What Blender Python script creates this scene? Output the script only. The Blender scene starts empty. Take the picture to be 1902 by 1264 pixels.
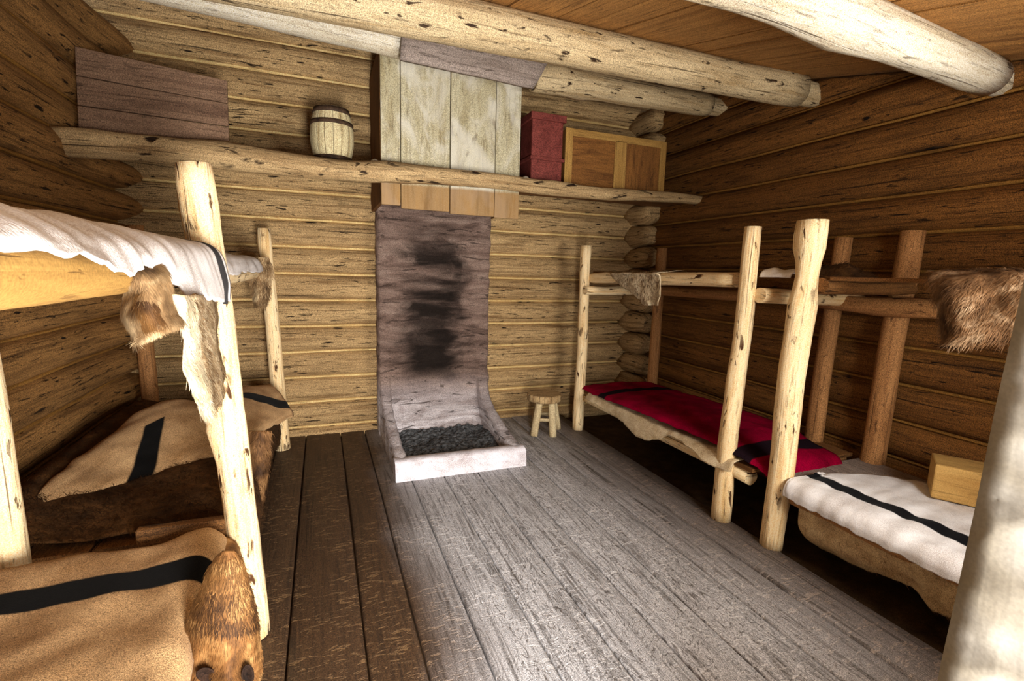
import bpy, math, random
from mathutils import Vector, Matrix, noise
import numpy as np

scene = bpy.context.scene
COL = scene.collection
# ------------------------------------------------------------------ camera
F_PX = 900.86                      # focal length for a 1902 px wide frame
CAM = np.array([0.0, 0.0, 1.5])
ROT = np.array([[0.9316, -0.0268, 0.3625], [-0.3625, -0.1413, 0.9212], [0.0265, -0.9896, -0.1413]])  # columns: right, down, forward
cd = bpy.data.cameras.new('camera'); cam = bpy.data.objects.new('camera', cd); COL.objects.link(cam)
cd.sensor_width = 36.0; cd.lens = F_PX / 1902 * 36.0; cd.clip_start = 0.02
r_, d_, f_ = ROT[:, 0], ROT[:, 1], ROT[:, 2]
cam.matrix_world = Matrix(((r_[0], -d_[0], -f_[0], 0), (r_[1], -d_[1], -f_[1], 0), (r_[2], -d_[2], -f_[2], 1.5), (0, 0, 0, 1)))
scene.camera = cam
# ------------------------------------------------------------------ light
w = bpy.data.worlds.new('world'); scene.world = w; w.use_nodes = True
w.node_tree.nodes['Background'].inputs[0].default_value = (0.75, 0.85, 1.0, 1)
w.node_tree.nodes['Background'].inputs[1].default_value = 1.0
def area(name, loc, rot, sx, sy, power, color):
    l = bpy.data.lights.new(name, 'AREA'); l.shape = 'RECTANGLE'; l.size = sx; l.size_y = sy
    l.energy = power; l.color = color
    o = bpy.data.objects.new(name, l); o.location = loc; o.rotation_euler = rot; COL.objects.link(o); return o
area('doorway_daylight', (0.36, -0.42, 0.74), (math.radians(92), 0, math.radians(-4)), 0.5, 1.1, 162, (1.0, 0.96, 0.92))
area('added_fill_lamp', (1.95, -0.16, 1.50), (math.radians(90), 0, 0), 0.85, 0.62, 60, (1.0, 0.95, 0.88))  # added fill lamp behind the camera; the window it shines through is invented
scene.view_settings.view_transform = 'Standard'; scene.view_settings.look = 'None'
scene.view_settings.gamma = 1.0; scene.view_settings.use_curve_mapping = False
scene.view_settings.exposure = 0.4

# ------------------------------------------------------------------ helpers
rng = random.Random(7)
def at(px, py, ax, val):
    "point of the place seen at a photo pixel, on the plane axis = val"
    d = ROT @ np.array([(px - 951) / F_PX, (py - 632) / F_PX, 1.0])
    t = (val - CAM[ax]) / d[ax]
    return tuple(float(v) for v in CAM + t * d)
def N(x, y, z): return noise.noise(Vector((x, y, z)))

class MB:
    def __init__(s): s.v = []; s.f = []; s.uv = []; s.flat = []
    def add(s, verts, faces, uvs, flat=False):
        o = len(s.v); s.v += [tuple(p) for p in verts]
        for f, u in zip(faces, uvs):
            s.f.append(tuple(i + o for i in f)); s.uv.append(u); s.flat.append(flat)
    def grid(s, P, UV, close_u=False, flip=False):
        "P[i][j] points, UV[i][j]"
        n, m = len(P), len(P[0]); o = len(s.v)
        for row in P: s.v += [tuple(p) for p in row]
        for i in range(n - 1):
            for j in range(m - 1):
                q = [(i, j), (i + 1, j), (i + 1, j + 1), (i, j + 1)]
                if flip: q = q[::-1]
                s.f.append(tuple(o + a * m + b for a, b in q)); s.uv.append([UV[a][b] for a, b in q]); s.flat.append(False)
    def tube(s, pts, radii, seg=14, seed=0, rough=0.05, flat_z=1.0, caps=True, knots=0):
        "log along a polyline; radii per point"
        pts = [Vector(p) for p in pts]; n = len(pts); o = len(s.v)
        uo, vo = rng.uniform(0, 60), rng.uniform(0, 60); L = 0.0
        ks = [(rng.random(), rng.uniform(0, 6.28), rng.uniform(.12, .3)) for _ in range(knots)]
        for i in range(n):
            t = (pts[min(i + 1, n - 1)] - pts[max(i - 1, 0)]).normalized()
            up = Vector((0, 0, 1)) if abs(t.z) < 0.8 else Vector((0, 1, 0))
            a = t.cross(up).normalized(); b = a.cross(t).normalized()
            for k in range(seg):
                th = 2 * math.pi * k / seg
                r = radii[i] * (1 + rough * N(math.cos(th) * 1.6 + seed * 7.1, math.sin(th) * 1.6, i * 9.0 / n * L * .0 + i * .33 + seed)
                                + .5 * rough * N(math.cos(th) * 4 + seed * 3.7, math.sin(th) * 4, i * .9 + seed))
                for kt, ka, kh in ks:
                    d2 = ((i / max(n - 1, 1) - kt) * n / 1.3) ** 2 + (math.remainder(th - ka, 6.2832) * 2.6) ** 2
                    r += radii[i] * kh * math.exp(-d2)
                s.v.append(tuple(pts[i] + a * (math.cos(th) * r) + b * (math.sin(th) * r * flat_z)))
        acc = [0.0]
        for i in range(1, n): acc.append(acc[-1] + (pts[i] - pts[i - 1]).length)
        R = sum(radii) / n * 6.283
        for i in range(n - 1):
            for k in range(seg):
                k2 = (k + 1) % seg
                s.f.append((o + i * seg + k, o + (i + 1) * seg + k, o + (i + 1) * seg + k2, o + i * seg + k2))
                s.uv.append([(uo + acc[i], vo + R * k / seg), (uo + acc[i + 1], vo + R * k / seg), (uo + acc[i + 1], vo + R * (k + 1) / seg), (uo + acc[i], vo + R * (k + 1) / seg)])
                s.flat.append(False)
        if caps:
            for i, rev in ((0, False), (n - 1, True)):
                idx = [o + i * seg + k for k in range(seg)]
                uv = [(uo + math.cos(6.283 * k / seg) * radii[i], vo + math.sin(6.283 * k / seg) * radii[i]) for k in range(seg)]
                if rev: idx = idx[::-1]; uv = uv[::-1]
                s.f.append(tuple(idx)); s.uv.append(uv); s.flat.append(True)
    def box(s, lo, hi, mat=None):
        x0, y0, z0 = lo; x1, y1, z1 = hi
        vs = [(x, y, z) for x in (x0, x1) for y in (y0, y1) for z in (z0, z1)]
        fs = [(0, 1, 3, 2), (4, 6, 7, 5), (0, 4, 5, 1), (2, 3, 7, 6), (0, 2, 6, 4), (1, 5, 7, 3)]
        dims = (x1 - x0, y1 - y0, z1 - z0); ax = [0, 1, 2]
        uo, vo = rng.uniform(0, 60), rng.uniform(0, 60); uvs = []
        for f in fs:
            p = [vs[i] for i in f]
            span = [max(q[k] for q in p) - min(q[k] for q in p) for k in ax]
            fl = min(ax, key=lambda k: span[k]); a2 = [k for k in ax if k != fl]
            a2.sort(key=lambda k: -dims[k])
            uvs.append([(uo + q[a2[0]], vo + q[a2[1]] + .37 * fl) for q in p])
        if mat is not None: vs = [tuple(mat @ Vector(v)) for v in vs]
        s.add(vs, fs, uvs, True)
    def build(s, name, mat, parent=None, bevel=0.0, solid=0.0, subd=0):
        me = bpy.data.meshes.new(name); me.from_pydata(s.v, [], s.f)
        ul = me.uv_layers.new(name='UVMap')
        ul.data.foreach_set('uv', [c for f in s.uv for p in f for c in p])
        me.polygons.foreach_set('use_smooth', [not x for x in s.flat])
        me.materials.append(mat); me.update()
        o = bpy.data.objects.new(name, me); COL.objects.link(o)
        if parent is not None:
            o.parent = parent; o.matrix_parent_inverse = parent.matrix_basis.inverted()
        if solid:
            m = o.modifiers.new('thick', 'SOLIDIFY'); m.thickness = abs(solid); m.offset = -1 if solid > 0 else 1
        if subd:
            m = o.modifiers.new('sub', 'SUBSURF'); m.levels = subd; m.render_levels = subd
        if bevel:
            m = o.modifiers.new('bev', 'BEVEL'); m.width = bevel; m.segments = 2; m.limit_method = 'ANGLE'
        return o
def empty(name, loc, label, cat, group=None):
    o = bpy.data.objects.new(name, None); o.location = loc; o.empty_display_size = .1; COL.objects.link(o)
    return tag(o, label, cat, group)
def tag(o, label, cat, group=None):
    o['label'] = label; o['category'] = cat
    if group: o['group'] = group
    return o
def struct(o): o['kind'] = 'structure'; return o
def stuff(o): o['kind'] = 'stuff'; return o
def line(p, q, n, wob=0.0, seed=0):
    p, q = Vector(p), Vector(q); out = []
    for i in range(n):
        t = i / (n - 1); c = p.lerp(q, t)
        e = math.sin(math.pi * t) if n > 2 else 0
        c += Vector((N(seed, t * 2.2, 1.3), N(seed, t * 2.2, 7.7), N(seed, t * 2.2, 4.1))) * wob * (0.35 + .65 * e)
        out.append(c)
    return out
def lerp_list(a, b, n): return [a + (b - a) * i / (n - 1) for i in range(n)]

# ------------------------------------------------------------------ materials
def srgb(r, g, b):
    f = lambda c: (c / 255 / 12.92) if c / 255 <= .04045 else ((c / 255 + .055) / 1.055) ** 2.4
    return (f(r), f(g), f(b), 1)
class NT:
    def __init__(s, name, rough=.8, spec=.25):
        s.m = bpy.data.materials.new(name); s.m.use_nodes = True; s.t = s.m.node_tree; s.b = s.t.nodes['Principled BSDF']
        s.b.inputs['Roughness'].default_value = rough; s.b.inputs['Specular IOR Level'].default_value = spec
        s.uv = s.t.nodes.new('ShaderNodeTexCoord')
    def link(s, a, b): s.t.links.new(a, b)
    def mapping(s, src, sc, loc=(0, 0, 0)):
        m = s.t.nodes.new('ShaderNodeMapping'); m.inputs['Scale'].default_value = sc; m.inputs['Location'].default_value = loc
        s.link(src, m.inputs['Vector']); return m.outputs[0]
    def noise(s, sc, scale=1.0, detail=4, rough=.55, dist=0.0, src=None, loc=(0, 0, 0)):
        n = s.t.nodes.new('ShaderNodeTexNoise'); n.inputs['Scale'].default_value = scale; n.inputs['Detail'].default_value = detail
        n.inputs['Roughness'].default_value = rough; n.inputs['Distortion'].default_value = dist
        s.link(s.mapping(src or s.uv.outputs['UV'], sc, loc), n.inputs['Vector']); return n.outputs['Fac']
    def ramp(s, fac, stops):
        r = s.t.nodes.new('ShaderNodeValToRGB'); e = r.color_ramp.elements
        while len(e) < len(stops): e.new(.5)
        for k, (p, c) in zip(e, stops):
            k.position = p; k.color = c if len(c) == 4 else (*c, 1)
        s.link(fac, r.inputs[0]); return r.outputs[0]
    def rng(s, fac, a, b, lo=0., hi=1.):
        r = s.t.nodes.new('ShaderNodeMapRange'); r.interpolation_type = 'SMOOTHSTEP'
        for k, v in ((1, a), (2, b), (3, lo), (4, hi)): r.inputs[k].default_value = v
        s.link(fac, r.inputs[0]); return r.outputs[0]
    def math(s, op, a, b=None):
        n = s.t.nodes.new('ShaderNodeMath'); n.operation = op
        for i, x in enumerate((a, b)):
            if x is None: continue
            if isinstance(x, (int, float)): n.inputs[i].default_value = x
            else: s.link(x, n.inputs[i])
        return n.outputs[0]
    def mix(s, fac, a, b, mode='MIX'):
        n = s.t.nodes.new('ShaderNodeMix'); n.data_type = 'RGBA'; n.blend_type = mode; n.clamp_factor = True
        for i, x in ((0, fac), (6, a), (7, b)):
            if isinstance(x, (int, float)): n.inputs[i].default_value = x
            elif isinstance(x, tuple): n.inputs[i].default_value = x
            else: s.link(x, n.inputs[i])
        return n.outputs[2]
    def sep(s, src):
        n = s.t.nodes.new('ShaderNodeSeparateXYZ'); s.link(src, n.inputs[0]); return n.outputs
    def bump(s, h, strength=.3, dist=.01):
        n = s.t.nodes.new('ShaderNodeBump'); n.inputs['Strength'].default_value = strength; n.inputs['Distance'].default_value = dist
        s.link(h, n.inputs['Height']); s.link(n.outputs[0], s.b.inputs['Normal'])
    def color(s, c):
        if isinstance(c, tuple): s.b.inputs['Base Color'].default_value = c
        else: s.link(c, s.b.inputs['Base Color'])
        return s.m
def grainy(n, col, amt=.5, scale=240):
    amt = min(1, amt * 1.6)
    "fine weathered speckle in the surface itself"
    g = n.noise((1, 1, 1), scale, 1, .6, src=n.uv.outputs['Object'])
    return n.mix(amt, col, n.ramp(g, [(.30, (.14, .14, .14)), (.5, (.5, .5, .5)), (.70, (.88, .88, .88))]), 'OVERLAY')
def wood(name, light, mid, dark, fleck=.5, bump=.35, streak=22, rough=.8, spec=.2, fl_scale=(7, 46), grain=.5, hue=.35, dens=0.0, under=None):
    n = NT(name, rough, spec)
    st = n.noise((1.3, streak, 1), 1, 6, .6, .6)
    lo = n.noise((.55, 2.4, 1), 1, 3, .5)
    c = n.ramp(st, [(.30, mid), (.52, light), (.75, mid)])
    c = n.mix(n.math('MULTIPLY', n.rng(lo, .38, .68), hue), c, mid)
    fine = n.noise((4.5, streak * 5, 1), 1, 3, .6)
    c = n.mix(n.math('MULTIPLY', n.rng(fine, .52, .72), .55), c, dark)
    fl = n.noise((fl_scale[0], fl_scale[1], 1), 1, 3, .55, .5)
    dens_ = n.noise((1.6, 5, 1), 1, 2, .5, loc=(11, 5, 0))
    fm = n.math('MULTIPLY', n.rng(fl, .60, .68), n.rng(dens_, .40 - dens, .62 - dens))
    c = n.mix(n.math('MULTIPLY', fm, fleck), c, dark)
    crack = n.noise((.9, 60, 1), 1, 2, .5, .25, loc=(3, 9, 0))
    cm = n.rng(crack, .66, .72)
    c = n.mix(n.math('MULTIPLY', cm, .8 * fleck), c, dark)
    c = grainy(n, c, grain)
    if under is not None:
        zz = n.sep(n.uv.outputs['Object'])[2]; k = n.rng(n.math('ADD', zz, n.math('MULTIPLY', lo, .04)), 2.16, 2.13)
        pt = n.noise((2.2, 3.5, 1), 1, 4, .6, .8, loc=(6, 2, 0)); c = n.mix(n.rng(pt, .46, .64, 0, .6), c, srgb(218, 214, 200))
        c = n.mix(n.math('MULTIPLY', k, .85), c, n.mix(st, under, srgb(90, 62, 34)))
    h = n.math('SUBTRACT', n.math('ADD', st, n.math('MULTIPLY', fine, .5)), n.math('ADD', n.math('MULTIPLY', fm, .7), cm))
    n.bump(h, bump, .012)
    return n.color(c)
M = {}
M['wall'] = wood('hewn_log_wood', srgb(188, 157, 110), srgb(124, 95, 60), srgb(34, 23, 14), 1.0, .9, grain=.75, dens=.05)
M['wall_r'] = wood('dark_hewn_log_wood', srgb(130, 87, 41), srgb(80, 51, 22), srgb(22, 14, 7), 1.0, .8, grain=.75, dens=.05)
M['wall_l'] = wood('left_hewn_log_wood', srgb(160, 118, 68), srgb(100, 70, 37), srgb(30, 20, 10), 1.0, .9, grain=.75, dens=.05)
M['chink'] = wood('split_pole_chinking', srgb(226, 198, 138), srgb(186, 152, 92), srgb(84, 60, 30), .4, .2)
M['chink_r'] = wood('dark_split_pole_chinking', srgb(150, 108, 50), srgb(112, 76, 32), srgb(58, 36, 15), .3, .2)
M['beam'] = wood('peeled_beam_wood', srgb(196, 176, 138), srgb(150, 124, 84), srgb(48, 32, 18), 1.0, .4, 14, fl_scale=(9, 30), dens=.1)
M['beam_pale'] = wood('pale_peeled_beam_wood', srgb(222, 214, 194), srgb(184, 168, 136), srgb(70, 52, 34), .8, .4, 12, fl_scale=(8, 26))
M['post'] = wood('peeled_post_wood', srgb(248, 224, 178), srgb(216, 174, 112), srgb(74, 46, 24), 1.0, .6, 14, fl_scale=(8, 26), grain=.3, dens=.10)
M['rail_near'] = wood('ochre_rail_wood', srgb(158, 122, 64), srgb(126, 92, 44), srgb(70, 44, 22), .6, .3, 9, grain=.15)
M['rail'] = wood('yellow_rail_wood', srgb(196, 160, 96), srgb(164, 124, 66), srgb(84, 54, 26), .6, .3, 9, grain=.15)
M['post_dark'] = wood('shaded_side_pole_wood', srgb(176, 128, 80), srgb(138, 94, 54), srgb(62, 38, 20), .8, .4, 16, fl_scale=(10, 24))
M['shelf'] = wood('shelf_log_wood', srgb(186, 158, 114), srgb(128, 98, 62), srgb(44, 29, 17), 1.0, .9, 10, fl_scale=(6, 16), dens=.1)
M['ceil'] = wood('roof_board_wood', srgb(176, 128, 70), srgb(118, 78, 38), srgb(46, 26, 10), .4, .3, 16)
M['hood'] = wood('weathered_plank_wood', srgb(186, 178, 148), srgb(146, 132, 96), srgb(96, 76, 44), .7, .4, 9, fl_scale=(5, 14), under=srgb(186, 142, 84))
M['grey'] = wood('grey_weathered_plank_wood', srgb(146, 132, 122), srgb(112, 98, 88), srgb(66, 54, 46), .6, .5, 14)
M['old'] = wood('old_purplish_board_wood', srgb(132, 104, 82), srgb(96, 72, 56), srgb(52, 36, 26), .6, .4, 16)
M['crate'] = wood('honey_crate_wood', srgb(178, 138, 74), srgb(138, 100, 48), srgb(78, 50, 20), .5, .3, 14)
M['crate_panel'] = wood('dark_crate_panel_wood', srgb(138, 92, 44), srgb(96, 60, 27), srgb(50, 30, 13), .5, .3, 12)
M['slab'] = wood('bark_edged_slab_wood', srgb(128, 88, 48), srgb(86, 56, 28), srgb(34, 21, 10), .9, .8, 14)
M['stool'] = wood('stool_wood', srgb(206, 188, 148), srgb(166, 142, 102), srgb(80, 60, 40), .5, .3, 14)
M['jamb'] = None

def mat_floor():
    n = NT('worn_floor_planks', .62, .35)
    ox = n.sep(n.uv.outputs['Object'])
    st = n.noise((1.1, 20, 1), 1, 6, .62, 1.2)
    fig = n.noise((2.2, 9, 1), 1, 2, .5, 2.6)
    rings = n.math('FRACT', n.math('MULTIPLY', fig, 11.0))
    # saw and boot scuffs, short and running across the boards
    sc = n.noise((48, 13, 1), 1, 3, .6, 1.2, loc=(2, 3, 0)); sd = n.noise((2.6, 3.6, 1), 1, 2, .5, loc=(8, 1, 0))
    scm = n.math('MULTIPLY', n.rng(sc, .55, .63), n.rng(sd, .36, .52))
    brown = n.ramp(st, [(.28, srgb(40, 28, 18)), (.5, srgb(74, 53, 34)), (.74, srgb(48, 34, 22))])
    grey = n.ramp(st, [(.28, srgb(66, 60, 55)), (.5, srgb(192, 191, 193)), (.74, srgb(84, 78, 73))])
    grey_wob = n.noise((.7, 1.1, 1), 1, 3, .5, src=n.uv.outputs['Object'])
    e = n.math('ADD', n.math('MULTIPLY', ox[0], 1.0), n.math('MULTIPLY', grey_wob, .5))
    wm = n.rng(e, .52, .98)  # boards turn grey from mid-floor rightwards, browner again near the bunks
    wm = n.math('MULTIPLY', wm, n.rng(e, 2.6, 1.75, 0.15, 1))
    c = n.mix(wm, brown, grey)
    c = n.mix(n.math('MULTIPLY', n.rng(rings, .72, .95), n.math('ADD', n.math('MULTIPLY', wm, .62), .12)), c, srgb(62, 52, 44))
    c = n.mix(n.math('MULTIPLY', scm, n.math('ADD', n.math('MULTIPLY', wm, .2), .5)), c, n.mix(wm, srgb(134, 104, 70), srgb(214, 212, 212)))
    fine = n.noise((5, 130, 1), 1, 3, .6)
    c = n.mix(n.math('MULTIPLY', n.rng(fine, .54, .74), .5), c, srgb(44, 34, 26))
    c = grainy(n, c, .5)
    n.bump(n.math('ADD', n.math('MULTIPLY', st, .7), n.math('ADD', n.math('MULTIPLY', scm, .6), n.math('MULTIPLY', fine, .4))), .4, .01)
    return n.color(c)
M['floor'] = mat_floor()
def simple(name, c1, c2, scale=8, rough=.9, bump=.3, grain=.4, coord='Object', spec=.15, detail=5):
    n = NT(name, rough, spec)
    f = n.noise((1, 1, 1), scale, detail, .6, .3, src=n.uv.outputs[coord])
    c = grainy(n, n.ramp(f, [(.3, c1), (.7, c2)]), grain)
    n.bump(f, bump, .02); return n.color(c)
M['dirt'] = simple('packed_earth', srgb(50, 36, 22), srgb(84, 62, 38), 9)
def mat_clay():
    n = NT('sooty_clay_plaster', .95, .1)
    ob = n.uv.outputs['Object']; x = n.sep(ob)
    rid = n.noise((2.6, 2.6, 11), 1, 6, .62, 1.0, src=ob)
    base = n.ramp(rid, [(.3, srgb(66, 52, 45)), (.5, srgb(112, 92, 82)), (.72, srgb(140, 120, 108))])
    low = n.rng(n.math('ADD', x[2], n.math('MULTIPLY', rid, .3)), .75, .28)
    base = n.mix(low, base, n.ramp(rid, [(.3, srgb(136, 122, 118)), (.7, srgb(212, 206, 208))]))
    # soot licked up the middle of the back: a stain with its own shape
    xc = n.math('ABSOLUTE', n.math('SUBTRACT', x[0], .93))
    wob = n.noise((3.2, 3.2, 5), 1, 4, .6, .8, src=ob, loc=(4, 2, 7))
    m = n.rng(n.math('ADD', xc, n.math('MULTIPLY', n.math('SUBTRACT', wob, .5), .55)), .40, .12)
    patch = n.rng(n.noise((.9, .9, 5.5), 1, 3, .5, .5, src=ob, loc=(9, 4, 2)), .28, .50)
    zf = n.math('MULTIPLY', n.rng(x[2], .40, .62), n.rng(x[2], 2.0, 1.55))
    core = n.math('MULTIPLY', n.rng(x[2], .42, .58), n.rng(x[2], 1.3, 1.0))
    m = n.math('MULTIPLY', m, n.math('MULTIPLY', zf, n.math('MAXIMUM', patch, n.math('MULTIPLY', core, .9))))
    c = n.mix(n.math('MULTIPLY', m, .97), base, srgb(24, 19, 16))
    crack = n.noise((4, 4, 26), 1, 4, .6, 1.2, src=ob, loc=(1, 1, 5))
    c = n.mix(n.math('MULTIPLY', n.rng(crack, .58, .66), .75), c, srgb(40, 32, 28))
    c = grainy(n, c, .5)
    n.bump(n.math('ADD', rid, n.math('MULTIPLY', crack, -.5)), .7, .03)
    return n.color(c)
M['clay'] = mat_clay()
M['kerb'] = simple('pale_hearth_clay', srgb(176, 166, 166), srgb(232, 228, 234), 7, .95, .6)
M['ash'] = simple('grey_ash', srgb(22, 23, 24), srgb(120, 122, 124), 34, 1, .9)
M['red'] = simple('red_painted_tin', srgb(98, 44, 38), srgb(130, 64, 56), 14, .6, .1, .6)
M['hoop'] = simple('dark_barrel_hoop', srgb(44, 32, 24), srgb(82, 62, 46), 20, .7, .2)
def mat_barrel():
    n = NT('barrel_stave_wood', .7, .25)
    uv = n.sep(n.uv.outputs['UV'])
    st = n.noise((2.5, 30, 1), 1, 5, .6, .4)
    c = n.ramp(st, [(.3, srgb(156, 134, 92)), (.55, srgb(206, 192, 150)), (.75, srgb(168, 148, 106))])
    sv = n.math('FRACT', n.math('MULTIPLY', uv[1], 15.9))
    seam = n.math('MAXIMUM', n.rng(sv, .06, .0), n.rng(sv, .94, 1.0))
    c = n.mix(n.math('MULTIPLY', seam, .8), c, srgb(60, 46, 30))
    n.bump(n.math('SUBTRACT', st, seam), .4, .01)
    return n.color(grainy(n, c, .5))
M['barrel'] = mat_barrel()
def blanket_mat(name, c1, c2, stripes, stripe_col=(26, 24, 26), nap=.35):
    "woven wool; stripes = (v from, v to) across the cloth"
    n = NT(name, .95, .05)
    n.b.inputs['Sheen Weight'].default_value = .03
    f = n.noise((5, 5, 1), 1, 5, .6, .4)
    c = n.ramp(f, [(.3, c2), (.65, c1)])
    uv = n.sep(n.uv.outputs['UV'])
    wb = n.noise((7, 7, 1), 1, 2, .5)
    v = n.math('ADD', uv[1], n.math('MULTIPLY', n.math('SUBTRACT', wb, .5), .012))
    tot = None
    for st in stripes:                     # (v0, v1) or (v0, v1, shear, u0, u1, w0, w1)
        a, b = st[:2]; e = v; sf = .005
        if len(st) > 2: e = n.math('ADD', uv[0] if st[7] else v, n.math('MULTIPLY', v if st[7] else uv[0], st[2]))
        k = n.math('MULTIPLY', n.rng(e, a - sf, a + sf), n.rng(e, b + sf, b - sf))
        if len(st) > 2:
            k = n.math('MULTIPLY', k, n.math('MULTIPLY', n.rng(uv[0], st[3] - sf, st[3] + sf), n.rng(uv[0], st[4] + sf, st[4] - sf)))
            k = n.math('MULTIPLY', k, n.math('MULTIPLY', n.rng(uv[1], st[5] - sf, st[5] + sf), n.rng(uv[1], st[6] + sf, st[6] - sf)))
        tot = k if tot is None else n.math('MAXIMUM', tot, k)
    if tot is not None: c = n.mix(tot, c, srgb(*stripe_col))
    wv = n.noise((300, 300, 1), 1, 1, .5)
    c = grainy(n, c, .55, 380)
    n.bump(n.math('ADD', f, n.math('MULTIPLY', wv, .35)), nap, .008)
    return n.color(c)
def fur_mat(name, stops, scale=6):
    n = NT(name, .75, .2)
    f = n.noise((1, 1, 1), scale, 3, .6, .5, src=n.uv.outputs['Object'])
    k = len(stops); c = n.ramp(f, [(.28 + .44 * i / (k - 1), srgb(*s)) for i, s in enumerate(stops)])
    u = n.sep(n.uv.outputs['UV'])
    c = n.mix(n.rng(u[0], 0, 1, .0, .45), c, srgb(30, 20, 12), 'MULTIPLY')
    return n.color(c)

# ------------------------------------------------------------------ cloth and fur builders
def catmull(p, n):
    "p: list of np points -> resampled n points"
    p = [np.array(q, float) for q in p]; m = len(p); out = []
    for i in range(n):
        t = i / (n - 1) * (m - 1); k = min(int(t), m - 2); u = t - k
        a, b, c, d = p[max(k - 1, 0)], p[k], p[k + 1], p[min(k + 2, m - 1)]
        if k == 0: a = 2 * b - c
        if k == m - 2: d = 2 * c - b
        out.append(.5 * ((2 * b) + (c - a) * u + (2 * a - 5 * b + 4 * c - d) * u * u + (3 * b - a - 3 * c + d) * u ** 3))
    return out
def surf(ctrl, nu, nv, amp=0.006, freq=5.0, seed=0, fold=0.0, foldf=14.0, hem=0.0, ragged=0.0):
    rows = [catmull(r, nv) for r in ctrl]
    cols = [catmull([rows[i][j] for i in range(len(rows))], nu) for j in range(nv)]
    P = np.array(cols).transpose(1, 0, 2).copy()
    G0 = np.gradient(P, axis=0); G1 = np.gradient(P, axis=1)
    nn = np.cross(G0, G1); nn /= (np.linalg.norm(nn, axis=2, keepdims=True) + 1e-9)
    for i in range(nu):
        for j in range(nv):
            p = P[i, j]; d = amp * (N(p[0] * freq + seed, p[1] * freq, p[2] * freq) + .5 * N(p[0] * freq * 2.3, p[1] * freq * 2.3 + seed, p[2] * freq * 2.3))
            if fold: d += fold * N(i / nu * foldf + seed * 3.1, j / nv * 1.3, 2.0)
            P[i, j] = p + nn[i, j] * d
    if hem or ragged:
        for i in range(nu):   # the last column is the hem
            k = hem * N(i * .33 + seed, 3.3, 1) + ragged * N(i * 1.4 + seed, 8.3, 1)
            for b in range(3): P[i, nv - 1 - b] += G1[i, nv - 1 - b] / (np.linalg.norm(G1[i, nv - 1]) + 1e-9) * k * (1 - b / 3)
    return P
def cloth_obj(name, P, mat, parent=None, thick=.007, metric=True, flat_uv=None):
    nu, nv = P.shape[:2]; mb = MB()
    uu = np.zeros((nu, nv)); vv = np.zeros((nu, nv))
    if metric:
        for i in range(nu):
            for j in range(nv): uu[i, j] = i / (nu - 1); vv[i, j] = j / (nv - 1)
        lu = np.linalg.norm(np.diff(P[:, nv // 2], axis=0), axis=1).sum(); lv = np.linalg.norm(np.diff(P[nu // 2], axis=0), axis=1).sum()
        if flat_uv == 'yx': uu, vv = P[:, :, 1], P[:, :, 0]
        elif flat_uv == 'xy': uu, vv = P[:, :, 0], P[:, :, 1]
        elif flat_uv != 'norm': uu *= lu; vv *= lv
    mb.grid(P.tolist(), [[(uu[i, j], vv[i, j]) for j in range(nv)] for i in range(nu)])
    return mb.build(name, mat, parent, solid=thick)
def fur_obj(P, mat, parent, count, length, comb=(0, 0, -1), seed=0, width=.0028, lift=.35, jit=.4, both=False, swirl=.25):
    r = random.Random(seed); nu, nv = P.shape[:2]; mb = MB(); comb = np.array(comb, float)
    A = np.linalg.norm(np.cross(P[1:, :-1] - P[:-1, :-1], P[:-1, 1:] - P[:-1, :-1]), axis=2); cdf = np.cumsum(A.ravel()); cdf /= cdf[-1]
    camv = np.array(CAM)
    for k in range(count):
        q = int(np.searchsorted(cdf, r.random())); i, j = divmod(min(q, (nu - 1) * (nv - 1) - 1), nv - 1)
        a, b = r.random(), r.random()
        p = P[i, j] * (1 - a) * (1 - b) + P[i + 1, j] * a * (1 - b) + P[i, j + 1] * (1 - a) * b + P[i + 1, j + 1] * a * b
        n = np.cross(P[i + 1, j] - P[i, j], P[i, j + 1] - P[i, j]); n = n / (np.linalg.norm(n) + 1e-9)
        if both:
            if r.random() < .5: n = -n
        elif np.dot(n, camv - p) < 0: n = -n
        rd = np.array([r.gauss(0, 1), r.gauss(0, 1), r.gauss(0, 1)]) * jit * .5
        sw = np.array([N(p[0] * 6 + seed, p[1] * 6, p[2] * 6), N(p[0] * 6, p[1] * 6 + seed, p[2] * 6 + 9), N(p[0] * 6 + 4, p[1] * 6, p[2] * 6 + seed)]) * swirl
        d = comb + sw + rd; d -= n * np.dot(d, n); d /= (np.linalg.norm(d) + 1e-9)
        l = length * r.uniform(.55, 1.15)
        p1 = p + (n * lift + d * .8) * l * .5; p2 = p1 + (d * .95 + n * lift * .15 + np.array([0, 0, -.25])) * l * .55
        s = np.cross(d, n); s = s / (np.linalg.norm(s) + 1e-9) * width * r.uniform(.6, 1.3) * .5
        u = r.random()
        mb.add([p - s, p + s, p1 - s * .8, p1 + s * .8, p2], [(0, 1, 3, 2), (2, 3, 4)], [[(u, 0), (u, 0), (u, .5), (u, .5)], [(u, .5), (u, .5), (u, 1)]])
    return stuff(mb.build('fur', mat, parent))

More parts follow.
